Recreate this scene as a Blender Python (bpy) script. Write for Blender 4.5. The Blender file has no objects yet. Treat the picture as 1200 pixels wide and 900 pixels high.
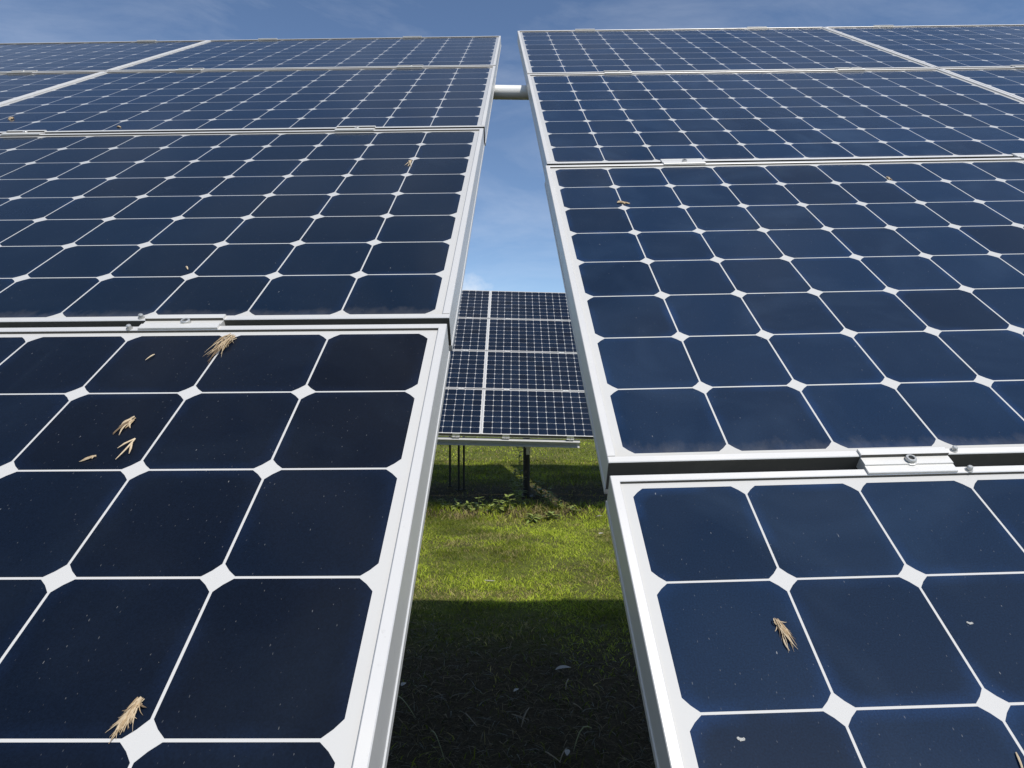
import bpy, bmesh, math, random
import numpy as np
from mathutils import Vector, Matrix

R = math.radians
random.seed(7)
rng = np.random.default_rng(11)
S = bpy.context.scene
COL = S.collection

# ------------------------------------------------------------------ camera, sky, sun, exposure
HC = 1.80                                    # eye height above the near ground
cam = bpy.data.cameras.new('camera')
cam.sensor_width = 36.0
cam.lens = 36.0 * 767.5 / 1200.0
cam.clip_start, cam.clip_end = 0.02, 3000.0
camo = bpy.data.objects.new('camera', cam)
COL.objects.link(camo)
camo.location = (0, 0, HC)
camo.rotation_euler = (R(90), 0, 0)
S.camera = camo

SUN = Vector((0.40, -0.58, 1.0)).normalized()     # towards the sun
sl = bpy.data.lights.new('sun', 'SUN')
sl.energy = 4.8
sl.angle = R(0.53)
sl.color = (1.0, 0.955, 0.89)
so = bpy.data.objects.new('sun', sl)
COL.objects.link(so)
so.rotation_euler = SUN.to_track_quat('Z', 'Y').to_euler()

W = bpy.data.worlds.new('World')
S.world = W
W.use_nodes = True
nt = W.node_tree
for n in list(nt.nodes):
    nt.nodes.remove(n)


def nd(nt, typ, **kw):
    n = nt.nodes.new(typ)
    for k, v in kw.items():
        if k.startswith('i_'):
            n.inputs[k[2:].replace('_', ' ')].default_value = v
        else:
            setattr(n, k, v)
    return n


def math_n(nt, op, a=None, b=None, c=None, clamp=False):
    n = nt.nodes.new('ShaderNodeMath')
    n.operation = op
    n.use_clamp = clamp
    for i, v in enumerate((a, b, c)):
        if v is None:
            continue
        if isinstance(v, (int, float)):
            n.inputs[i].default_value = v
        else:
            nt.links.new(v, n.inputs[i])
    return n.outputs[0]


def ramp(nt, fac, stops):
    n = nt.nodes.new('ShaderNodeValToRGB')
    els = n.color_ramp.elements
    while len(els) < len(stops):
        els.new(0.5)
    for e, (p, c) in zip(els, stops):
        e.position = p
        e.color = c if len(c) == 4 else (*c, 1)
    nt.links.new(fac, n.inputs[0])
    return n.outputs[0]


def mixc(nt, fac, a, b, typ='MIX'):
    n = nt.nodes.new('ShaderNodeMix')
    n.data_type = 'RGBA'
    n.blend_type = typ
    n.clamp_factor = True
    for i, v in ((0, fac), (6, a), (7, b)):
        if isinstance(v, (int, float)):
            n.inputs[i].default_value = v
        elif isinstance(v, tuple):
            n.inputs[i].default_value = v if len(v) == 4 else (*v, 1)
        else:
            nt.links.new(v, n.inputs[i])
    return n.outputs[2]


sky = nd(nt, 'ShaderNodeTexSky', sky_type='NISHITA', sun_disc=False)
sky.sun_elevation = math.asin(SUN.z)
sky.sun_rotation = math.atan2(SUN.x, SUN.y)
sky.altitude = 20
sky.air_density = 0.82
sky.dust_density = 0.05
sky.ozone_density = 3.0
tc = nd(nt, 'ShaderNodeTexCoord')
# thin wisps of cirrus, laid out by direction in the sky
mp = nd(nt, 'ShaderNodeMapping')
mp.inputs['Scale'].default_value = (1.3, 1.6, 4.6)
mp.inputs['Rotation'].default_value = (0.15, 0.35, 0.5)
nt.links.new(tc.outputs['Generated'], mp.inputs[0])
nz = nd(nt, 'ShaderNodeTexNoise', i_Scale=2.1, i_Detail=9.0, i_Roughness=0.62, i_Distortion=0.5)
nt.links.new(mp.outputs[0], nz.inputs['Vector'])
wisp = ramp(nt, nz.outputs[0], [(0.46, (0, 0, 0)), (0.80, (1, 1, 1))])
# one small cumulus low behind the far array
dv = nd(nt, 'ShaderNodeVectorMath', operation='DISTANCE')
nrm = nd(nt, 'ShaderNodeVectorMath', operation='NORMALIZE')
nt.links.new(tc.outputs['Generated'], nrm.inputs[0])
nt.links.new(nrm.outputs[0], dv.inputs[0])
dv.inputs[1].default_value = Vector((-0.068, 1.0, 0.139)).normalized()
nz2 = nd(nt, 'ShaderNodeTexNoise', i_Scale=42.0, i_Detail=6.0, i_Roughness=0.6)
nt.links.new(nrm.outputs[0], nz2.inputs['Vector'])
puff = math_n(nt, 'SUBTRACT', math_n(nt, 'MULTIPLY', nz2.outputs[0], 0.058), dv.outputs['Value'])
puff = math_n(nt, 'MULTIPLY', math_n(nt, 'ADD', puff, 0.004), 38.0, clamp=True)
# broken veil of cloud high overhead (what the glass of the near panels mirrors)
spz = nd(nt, 'ShaderNodeSeparateXYZ')
nt.links.new(nrm.outputs[0], spz.inputs[0])
high = ramp(nt, spz.outputs[2], [(0.74, (0, 0, 0)), (0.93, (1, 1, 1))])
nz3 = nd(nt, 'ShaderNodeTexNoise', i_Scale=7.0, i_Detail=5.0, i_Roughness=0.55, i_Distortion=0.8)
nt.links.new(nrm.outputs[0], nz3.inputs['Vector'])
veil = math_n(nt, 'MULTIPLY', high, ramp(nt, nz3.outputs[0], [(0.42, (0, 0, 0)), (0.64, (1, 1, 1))]))
sky_hi = mixc(nt, math_n(nt, 'MULTIPLY', veil, 0.45), sky.outputs[0], (8.0, 8.3, 8.8))
skyc = mixc(nt, math_n(nt, 'MULTIPLY', wisp, 0.20), sky_hi, (7.5, 7.9, 8.6))
skyc = mixc(nt, math_n(nt, 'MULTIPLY', puff, 0.45), skyc, (7.6, 7.7, 7.9))
bg = nd(nt, 'ShaderNodeBackground', i_Strength=0.132)
nt.links.new(skyc, bg.inputs[0])
wo = nd(nt, 'ShaderNodeOutputWorld')
nt.links.new(bg.outputs[0], wo.inputs[0])

S.view_settings.view_transform = 'Standard'
S.view_settings.look = 'None'
S.view_settings.exposure = 0.0
S.view_settings.gamma = 1.0
S.view_settings.use_curve_mapping = False


# ------------------------------------------------------------------ helpers
class MB:
    """Collects one mesh."""

    def __init__(self):
        self.v, self.f, self.m = [], [], []

    def add(self, vs, fs, mat=0):
        b = len(self.v)
        self.v += [tuple(p) for p in vs]
        for f in fs:
            self.f.append([b + i for i in f])
            self.m.append(mat)

    def box(self, a, b, mat=0, M=None):
        x0, y0, z0 = a
        x1, y1, z1 = b
        vs = [Vector(p) for p in ((x0, y0, z0), (x1, y0, z0), (x1, y1, z0), (x0, y1, z0),
                                  (x0, y0, z1), (x1, y0, z1), (x1, y1, z1), (x0, y1, z1))]
        if M is not None:
            vs = [M @ p for p in vs]
        self.add(vs, [(3, 2, 1, 0), (4, 5, 6, 7), (0, 1, 5, 4), (1, 2, 6, 5), (2, 3, 7, 6), (3, 0, 4, 7)], mat)

    def prism(self, poly, x0, x1, mat=0):
        """poly of (y, z), extruded along x."""
        n = len(poly)
        vs = [(x0, y, z) for y, z in poly] + [(x1, y, z) for y, z in poly]
        fs = [tuple(range(n)), tuple(range(2 * n - 1, n - 1, -1))]
        fs += [(i, i + n, (i + 1) % n + n, (i + 1) % n) for i in range(n)]
        self.add(vs, fs, mat)

    def tube(self, pts, radii, seg=8, mat=0, cap=True, flat=1.0):
        pts = [Vector(p) for p in pts]
        rings = []
        up = Vector((0.13, 0.29, 0.95)).normalized()
        for i, p in enumerate(pts):
            d = (pts[min(i + 1, len(pts) - 1)] - pts[max(i - 1, 0)]).normalized()
            a = d.cross(up)
            if a.length < 1e-4:
                a = d.cross(Vector((1, 0, 0)))
            a.normalize()
            b = a.cross(d).normalized()
            r = radii[i] if isinstance(radii, (list, tuple)) else radii
            rings.append([p + a * r * math.cos(2 * math.pi * k / seg) + b * r * flat * math.sin(2 * math.pi * k / seg)
                          for k in range(seg)])
        vs = [q for ring in rings for q in ring]
        fs = []
        for i in range(len(pts) - 1):
            for k in range(seg):
                k2 = (k + 1) % seg
                fs.append((i * seg + k, i * seg + k2, (i + 1) * seg + k2, (i + 1) * seg + k))
        if cap:
            fs.append(tuple(range(seg - 1, -1, -1)))
            fs.append(tuple(range((len(pts) - 1) * seg, len(pts) * seg)))
        self.add(vs, fs, mat)

    def lathe(self, prof, seg=24, mat=0):
        """prof of (r, z) around z; closed at ends with r == 0."""
        vs, idx = [], []
        for r, z in prof:
            if r < 1e-7:
                idx.append([len(vs)] * seg)
                vs.append((0, 0, z))
            else:
                idx.append(list(range(len(vs), len(vs) + seg)))
                vs += [(r * math.cos(2 * math.pi * k / seg), r * math.sin(2 * math.pi * k / seg), z) for k in range(seg)]
        fs = []
        for a, b in zip(idx, idx[1:]):
            for k in range(seg):
                k2 = (k + 1) % seg
                q = []
                for t in (a[k], a[k2], b[k2], b[k]):
                    if t not in q:
                        q.append(t)
                if len(q) > 2:
                    fs.append(tuple(q))
        self.add(vs, fs, mat)

    def leaf(self, base, dirv, nrmv, L, w, bend=0.3, mat=0, n=5):
        base, d, nn = Vector(base), Vector(dirv).normalized(), Vector(nrmv).normalized()
        s = d.cross(nn).normalized()
        nn = s.cross(d).normalized()
        vs, fs = [], []
        for i in range(n + 1):
            t = i / n
            wd = w * max(0.05, math.sin(math.pi * min(1, t * 0.93 + 0.05)) ** 0.8)
            c = base + d * L * t - nn * bend * L * t * t
            vs += [c - s * wd * 0.5 + nn * wd * 0.16, c, c + s * wd * 0.5 + nn * wd * 0.16]
        for i in range(n):
            o = i * 3
            fs += [(o, o + 1, o + 4, o + 3), (o + 1, o + 2, o + 5, o + 4)]
        self.add(vs, fs, mat)

    def mesh(self, name, mats):
        me = bpy.data.meshes.new(name)
        me.from_pydata(self.v, [], self.f)
        for m in mats:
            me.materials.append(m)
        me.polygons.foreach_set('material_index', self.m)
        bm = bmesh.new()
        bm.from_mesh(me)
        bmesh.ops.recalc_face_normals(bm, faces=bm.faces)
        bm.to_mesh(me)
        bm.free()
        me.update()
        return me


def link(name, me, parent=None, M=None, smooth=None):
    o = bpy.data.objects.new(name, me)
    COL.objects.link(o)
    if parent is not None:
        o.parent = parent
    if M is not None:
        if parent is None:
            o.matrix_world = M
        else:
            o.matrix_local = M
    if smooth is not None and me is not None:
        me.shade_smooth() if smooth >= 180 else me.shade_auto_smooth(smooth) if hasattr(me, 'shade_auto_smooth') else None
    return o


def smooth_by_angle(me, deg):
    me.polygons.foreach_set('use_smooth', [True] * len(me.polygons))
    bm = bmesh.new()
    bm.from_mesh(me)
    for e in bm.edges:
        e.smooth = len(e.link_faces) == 2 and e.calc_face_angle(9) < R(deg)
    bm.to_mesh(me)
    bm.free()


def tag(o, label=None, cat=None, group=None, kind=None):
    if label:
        o['label'] = label
    if cat:
        o['category'] = cat
    if group:
        o['group'] = group
    if kind:
        o['kind'] = kind
    return o


def empty(name, M):
    o = bpy.data.objects.new(name, None)
    COL.objects.link(o)
    o.empty_display_size = 0.1
    o.matrix_world = M
    return o


# ------------------------------------------------------------------ materials
def new_mat(name):
    m = bpy.data.materials.new(name)
    m.use_nodes = True
    t = m.node_tree
    p = t.nodes['Principled BSDF']
    return m, t, p


def noise(t, vec, scale, detail=4.0, rough=0.55, dist=0.0):
    n = nd(t, 'ShaderNodeTexNoise', i_Scale=scale, i_Detail=detail, i_Roughness=rough, i_Distortion=dist)
    if vec is not None:
        t.links.new(vec, n.inputs['Vector'])
    return n.outputs[0]


def obj_coord(t, rand=True):
    c = nd(t, 'ShaderNodeTexCoord')
    if not rand:
        return c.outputs['Object'], c
    oi = nd(t, 'ShaderNodeObjectInfo')
    v = nd(t, 'ShaderNodeVectorMath', operation='MULTIPLY_ADD')
    t.links.new(oi.outputs['Random'], v.inputs[0])
    v.inputs[1].default_value = (31.0, 57.0, 13.0)
    t.links.new(c.outputs['Object'], v.inputs[2])
    return v.outputs[0], c


def dust_specks(t, vec, scale, size, thr):
    """pale specks: a few Voronoi cells carry a small irregular dot"""
    mps = nd(t, 'ShaderNodeMapping')
    mps.inputs['Scale'].default_value = (1.0, 0.42, 1.0)
    mps.inputs['Rotation'].default_value = (0, 0, 0.45)
    t.links.new(vec, mps.inputs[0])
    vec = mps.outputs[0]
    ws = nd(t, 'ShaderNodeTexNoise', i_Scale=scale * 2.5, i_Detail=2.0)
    t.links.new(vec, ws.inputs['Vector'])
    wv = nd(t, 'ShaderNodeVectorMath', operation='MULTIPLY_ADD')
    t.links.new(ws.outputs['Color'], wv.inputs[0])
    wv.inputs[1].default_value = (0.25 / scale,) * 3
    t.links.new(vec, wv.inputs[2])
    vo = nd(t, 'ShaderNodeTexVoronoi', voronoi_dimensions='2D', i_Scale=scale)
    t.links.new(wv.outputs[0], vo.inputs['Vector'])
    sp = nd(t, 'ShaderNodeSeparateColor')
    t.links.new(vo.outputs['Color'], sp.inputs[0])
    on = math_n(t, 'GREATER_THAN', sp.outputs[0], thr)
    rad = math_n(t, 'MULTIPLY', sp.outputs[1], size)
    dot = math_n(t, 'LESS_THAN', vo.outputs['Distance'], rad)
    return math_n(t, 'MULTIPLY', math_n(t, 'MULTIPLY', on, dot), sp.outputs[2])


def dirt_field(t):
    """dust film, specks and the grime line that collects along the low edge of the glass (object metres)"""
    vec, c = obj_coord(t)
    sp1 = dust_specks(t, vec, 42.0, 0.023, 0.70)
    sp2 = dust_specks(t, vec, 190.0, 0.075, 0.62)
    specks = math_n(t, 'MAXIMUM', math_n(t, 'MULTIPLY', sp1, 0.75), math_n(t, 'MULTIPLY', sp2, 0.30))
    film = ramp(t, noise(t, vec, 5.5, 6, 0.6, 0.6), [(0.50, (0, 0, 0)), (0.78, (1, 1, 1))])
    sep = nd(t, 'ShaderNodeSeparateXYZ')
    t.links.new(c.outputs['Object'], sep.inputs[0])
    mpn = nd(t, 'ShaderNodeMapping')
    mpn.inputs['Scale'].default_value = (55, 30, 1)
    t.links.new(vec, mpn.inputs[0])
    st = noise(t, mpn.outputs[0], 1.0, 5, 0.65)
    edge = math_n(t, 'SUBTRACT', math_n(t, 'MULTIPLY', st, 0.050), math_n(t, 'SUBTRACT', sep.outputs[1], 0.012))
    edge = math_n(t, 'MULTIPLY', edge, 30.0, clamp=True)
    # rain runs: faint dried streaks down the slope
    mpr = nd(t, 'ShaderNodeMapping')
    mpr.inputs['Scale'].default_value = (48, 1.6, 1)
    t.links.new(vec, mpr.inputs[0])
    runs = ramp(t, noise(t, mpr.outputs[0], 1.0, 4, 0.6), [(0.54, (0, 0, 0)), (0.74, (1, 1, 1))])
    patch = ramp(t, noise(t, vec, 2.3, 3, 0.5), [(0.44, (0, 0, 0)), (0.62, (1, 1, 1))])
    film = math_n(t, 'MAXIMUM', film, math_n(t, 'MULTIPLY', runs, math_n(t, 'MULTIPLY', patch, 0.55)))
    return vec, specks, film, edge


def make_cell():
    m, t, p = new_mat('silicon_cell')
    vec, specks, film, edge = dirt_field(t)
    at = nd(t, 'ShaderNodeAttribute', attribute_name='cell_tone')
    sepc = nd(t, 'ShaderNodeSeparateColor')
    t.links.new(at.outputs['Color'], sepc.inputs[0])
    oi = nd(t, 'ShaderNodeObjectInfo')
    oi_tone = nd(t, 'ShaderNodeSeparateColor')
    t.links.new(oi.outputs['Color'], oi_tone.inputs[0])
    # each wafer has its own shade of the coating; near its rim the coating turns bluer
    base = ramp(t, sepc.outputs[0], [(0.0, (0.0030, 0.0056, 0.0135)), (0.22, (0.0042, 0.0085, 0.020)), (1.0, (0.0050, 0.0118, 0.029))])
    rim = math_n(t, 'MULTIPLY', sepc.outputs[1],
                 ramp(t, noise(t, vec, 13.0, 3, 0.5), [(0.40, (0, 0, 0)), (0.72, (1, 1, 1))]))
    rim = math_n(t, 'MULTIPLY', rim, 0.50)
    base = mixc(t, rim, base, (0.010, 0.026, 0.078))
    grain = ramp(t, noise(t, vec, 620.0, 2, 0.6), [(0.30, (0.80, 0.80, 0.80)), (0.70, (1.22, 1.22, 1.22))])
    base = mixc(t, 1.0, base, grain, 'MULTIPLY')
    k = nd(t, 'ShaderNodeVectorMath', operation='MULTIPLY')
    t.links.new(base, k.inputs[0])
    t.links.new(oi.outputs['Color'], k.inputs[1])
    cloud_sheen = ramp(t, noise(t, vec, 4.2, 3, 0.5, 1.6), [(0.50, (0, 0, 0)), (0.80, (1, 1, 1))])  # clouds mirrored in the right panels' glass, painted into the cell colour
    cloud_sheen = math_n(t, 'MULTIPLY', math_n(t, 'MULTIPLY', cloud_sheen, 0.085), math_n(t, 'SUBTRACT', oi_tone.outputs[2], 1.05), clamp=True)
    c1 = mixc(t, math_n(t, 'MULTIPLY', film, 0.014), mixc(t, cloud_sheen, k.outputs[0], (0.16, 0.26, 0.42)), (0.20, 0.30, 0.44))
    c2 = mixc(t, math_n(t, 'MULTIPLY', edge, 0.13), c1, (0.36, 0.33, 0.30))
    c3 = mixc(t, math_n(t, 'MULTIPLY', specks, 0.36), c2, (0.62, 0.62, 0.60))
    t.links.new(c3, p.inputs['Base Color'])
    p.inputs['Roughness'].default_value = 0.5
    p.inputs['Specular IOR Level'].default_value = 0.05
    p.inputs['Coat Weight'].default_value = 1.0
    p.inputs['Coat IOR'].default_value = 1.19
    t.links.new(math_n(t, 'MULTIPLY_ADD', film, 0.10, 0.10), p.inputs['Coat Roughness'])
    return m


def make_back():
    m, t, p = new_mat('white_backsheet')
    vec, specks, film, edge = dirt_field(t)
    c1 = mixc(t, math_n(t, 'MULTIPLY', film, 0.10), (0.485, 0.48, 0.465), (0.43, 0.42, 0.39))
    c2 = mixc(t, math_n(t, 'MULTIPLY', edge, 0.30), c1, (0.42, 0.38, 0.31))
    t.links.new(c2, p.inputs['Base Color'])
    p.inputs['Roughness'].default_value = 0.5
    p.inputs['Specular IOR Level'].default_value = 0.05
    p.inputs['Coat Weight'].default_value = 1.0
    p.inputs['Coat IOR'].default_value = 1.27
    p.inputs['Coat Roughness'].default_value = 0.1
    return m


def make_alu(name, base, rough=0.42, metal=0.25, grime=0.35):
    m, t, p = new_mat(name)
    vec, c = obj_coord(t)
    mpn = nd(t, 'ShaderNodeMapping')
    mpn.inputs['Scale'].default_value = (3, 3, 60)
    t.links.new(vec, mpn.inputs[0])
    n1 = ramp(t, noise(t, vec, 9.0, 8, 0.68), [(0.52, (0, 0, 0)), (0.80, (1, 1, 1))])
    n2 = ramp(t, noise(t, vec, 140.0, 3, 0.6), [(0.66, (0, 0, 0)), (0.74, (1, 1, 1))])
    d = math_n(t, 'MULTIPLY', math_n(t, 'ADD', math_n(t, 'MULTIPLY', n1, 0.5), math_n(t, 'MULTIPLY', n2, 0.5)), grime)
    col = mixc(t, d, base, (0.20, 0.185, 0.15))
    t.links.new(col, p.inputs['Base Color'])
    p.inputs['Metallic'].default_value = metal
    t.links.new(math_n(t, 'MULTIPLY_ADD', n1, 0.2, rough), p.inputs['Roughness'])
    return m


def make_plain(name, base, rough=0.6, metal=0.0, var=0.35, scale=40.0, dark=(0.05, 0.045, 0.035)):
    m, t, p = new_mat(name)
    vec, c = obj_coord(t)
    n1 = ramp(t, noise(t, vec, scale, 6, 0.65), [(0.40, (0, 0, 0)), (0.75, (1, 1, 1))])
    t.links.new(mixc(t, math_n(t, 'MULTIPLY', n1, var), base, dark), p.inputs['Base Color'])
    p.inputs['Roughness'].default_value = rough
    p.inputs['Metallic'].default_value = metal
    return m


def make_grass():
    m, t, p = new_mat('grass_blade')
    at = nd(t, 'ShaderNodeAttribute', attribute_name='tint')
    t.links.new(at.outputs['Color'], p.inputs['Base Color'])
    p.inputs['Roughness'].default_value = 0.55
    p.inputs['Specular IOR Level'].default_value = 0.12
    tr = nd(t, 'ShaderNodeBsdfTranslucent')
    t.links.new(mixc(t, 1.0, at.outputs['Color'], (1.1, 1.15, 0.6), 'MULTIPLY'), tr.inputs[0])
    mx = nd(t, 'ShaderNodeMixShader')
    mx.inputs[0].default_value = 0.36
    out = t.nodes['Material Output']
    t.links.new(p.outputs[0], mx.inputs[1])
    t.links.new(tr.outputs[0], mx.inputs[2])
    t.links.new(mx.outputs[0], out.inputs[0])
    return m


def make_ground():
    m, t, p = new_mat('turf_soil')
    c = nd(t, 'ShaderNodeTexCoord')
    v = c.outputs['Object']
    big = noise(t, v, 0.9, 5, 0.6)
    mid = noise(t, v, 7.0, 6, 0.65)
    fine = noise(t, v, 90.0, 5, 0.7)
    g = ramp(t, fine, [(0.30, (0.040, 0.046, 0.012)), (0.52, (0.110, 0.130, 0.025)), (0.75, (0.200, 0.200, 0.060))])
    s = ramp(t, fine, [(0.30, (0.022, 0.017, 0.011)), (0.55, (0.060, 0.046, 0.028)), (0.78, (0.15, 0.120, 0.07))])
    sel = ramp(t, math_n(t, 'ADD', math_n(t, 'MULTIPLY', big, 0.45), math_n(t, 'MULTIPLY', mid, 0.55)),
               [(0.46, (0, 0, 0)), (0.60, (1, 1, 1))])
    # the strip kept bare of grass by the panels' drip and shade is litter and soil
    at = nd(t, 'ShaderNodeAttribute', attribute_name='bare')
    f = math_n(t, 'MAXIMUM', math_n(t, 'MULTIPLY', sel, 0.6), at.outputs['Fac'])
    col = mixc(t, f, g, s)
    t.links.new(col, p.inputs['Base Color'])
    p.inputs['Roughness'].default_value = 0.95
    p.inputs['Specular IOR Level'].default_value = 0.1
    b = nd(t, 'ShaderNodeBump', i_Strength=0.9, i_Distance=0.03)
    t.links.new(math_n(t, 'ADD', math_n(t, 'MULTIPLY', fine, 0.5), mid), b.inputs['Height'])
    t.links.new(b.outputs[0], p.inputs['Normal'])
    return m


M_CELL = make_cell()
M_BACK = make_back()
M_FRAME = make_alu('anodised_frame', (0.63, 0.62, 0.60), 0.42, 0.32, 0.26)
M_GRIME_SHADE = make_alu('grimy_shaded_edge', (0.085, 0.080, 0.068), 0.7, 0.1, 0.9)
M_CLAMP = make_alu('clamp_aluminium', (0.66, 0.65, 0.62), 0.38, 0.3, 0.45)
M_BEAM = make_alu('galvanised_beam', (0.52, 0.52, 0.51), 0.45, 0.40, 0.4)
M_PIPE = make_alu('painted_pipe', (0.72, 0.72, 0.69), 0.35, 0.05, 0.2)
M_BOLT = make_plain('bolt_steel', (0.55, 0.55, 0.53), 0.35, 0.55, 0.5, 300)
M_SOCKET = make_plain('bolt_socket', (0.02, 0.02, 0.02), 0.6, 0.2, 0.2)
M_POST = make_plain('dark_post_steel', (0.016, 0.0155, 0.015), 0.65, 0.2, 0.4, 12)
M_BRACKET = make_plain('bracket_steel', (0.55, 0.55, 0.53), 0.35, 0.5, 0.5, 25)
M_STRAW = make_plain('dry_straw', (0.54, 0.44, 0.30), 0.8, 0.0, 0.45, 260, (0.30, 0.17, 0.07))
M_STRAW_MID = make_plain('dry_straw_tan', (0.40, 0.295, 0.175), 0.85, 0.0, 0.4, 260, (0.16, 0.09, 0.04))
M_STRAW_DARK = make_plain('dry_straw_brown', (0.19, 0.13, 0.075), 0.85, 0.0, 0.3, 260, (0.08, 0.05, 0.025))
M_STRAW2 = make_plain('pale_stalk', (0.20, 0.165, 0.11), 0.8, 0.0, 0.5, 60, (0.12, 0.09, 0.05))
M_LEAF_PALE = make_plain('fallen_leaf', (0.29, 0.275, 0.235), 0.6, 0.0, 0.3, 40, (0.25, 0.22, 0.15))
M_LEAF = make_plain('weed_leaf', (0.17, 0.23, 0.05), 0.5, 0.0, 0.5, 22, (0.26, 0.23, 0.06))
M_STEM = make_plain('weed_stem', (0.14, 0.15, 0.05), 0.6, 0.0, 0.4, 30)
M_DROP = make_plain('bird_dropping', (0.40, 0.40, 0.38), 0.8, 0.0, 0.3, 400, (0.3, 0.28, 0.24))
M_GRASS = make_grass()
M_GROUND = make_ground()

# ------------------------------------------------------------------ ground
WC = Matrix(((1, 0, 0), (0, 0, -1), (0, 1, 0)))        # camera axes -> world axes


def sstep(a, b, x):
    t = np.clip((np.asarray(x, float) - a) / (b - a), 0, 1)
    return t * t * (3 - 2 * t)


def terrain(x, y):
    x = np.asarray(x, float)
    y = np.asarray(y, float)
    z = -0.03 * sstep(5.5, 9.0, y) + 0.05 * sstep(9.8, 15, y)
    z = z + 0.010 * np.sin(x * 2.3 + 0.7) * np.cos(y * 1.7 + 0.4) + 0.007 * np.sin(x * 5.1 - y * 3.7)
    z = z + 0.03 * np.exp(-((y - 9.35) / 0.28) ** 2) * (0.6 + 0.4 * np.sin(x * 4.0 + 1.0))
    fade = np.exp(-np.maximum(0, np.abs(x) - 60) / 40)
    return z * fade


def bare(x, y):
    b = sstep(5.2, 4.1, y) * 0.97
    b = np.maximum(b, 0.9 * sstep(8.7, 9.1, y) * sstep(9.9, 9.5, y))
    b = np.maximum(b, 0.92 * sstep(9.0, 9.5, y) * sstep(12.8, 11.2, y))
    return b * sstep(8.0, 5.5, np.abs(np.asarray(x, float)))


def axis(parts):
    out = []
    for a, b, n in parts:
        out += list(np.linspace(a, b, n, endpoint=False))
    return np.array(out + [parts[-1][1]])


gx = axis([(-1500, -60, 8), (-60, -6, 18), (-6, 6, 110), (6, 60, 18), (60, 1500, 8)])
gy = axis([(-60, 1, 14), (1, 18, 160), (18, 70, 30), (70, 2200, 12)])
GX, GY = np.meshgrid(gx, gy)
GZ = terrain(GX, GY)
gv = np.stack([GX.ravel(), GY.ravel(), GZ.ravel()], 1)
nxg, nyg = len(gx), len(gy)
ii = np.arange(nxg * nyg).reshape(nyg, nxg)
gf = np.stack([ii[:-1, :-1].ravel(), ii[:-1, 1:].ravel(), ii[1:, 1:].ravel(), ii[1:, :-1].ravel()], 1)
gm = bpy.data.meshes.new('ground')
gm.from_pydata(gv.tolist(), [], gf.tolist())
gm.materials.append(M_GROUND)
gm.polygons.foreach_set('use_smooth', [True] * len(gm.polygons))
ba = gm.attributes.new('bare', 'FLOAT', 'POINT')
ba.data.foreach_set('value', bare(GX, GY).ravel().astype(np.float32))
tag(link('ground', gm), 'mown turf with bare earth under the panels', kind='structure')


# ------------------------------------------------------------------ solar panel prototype (local x across, y up the slope, z out of the glass)
PITCH, PW, PH, GAPV, GAPU = 0.1265, 1.559, 1.046, 0.016, 0.004
MU, MV = (PW - 12 * PITCH) / 2, (PH - 8 * PITCH) / 2
CELL, CH = 0.1242, 0.0124


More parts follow.
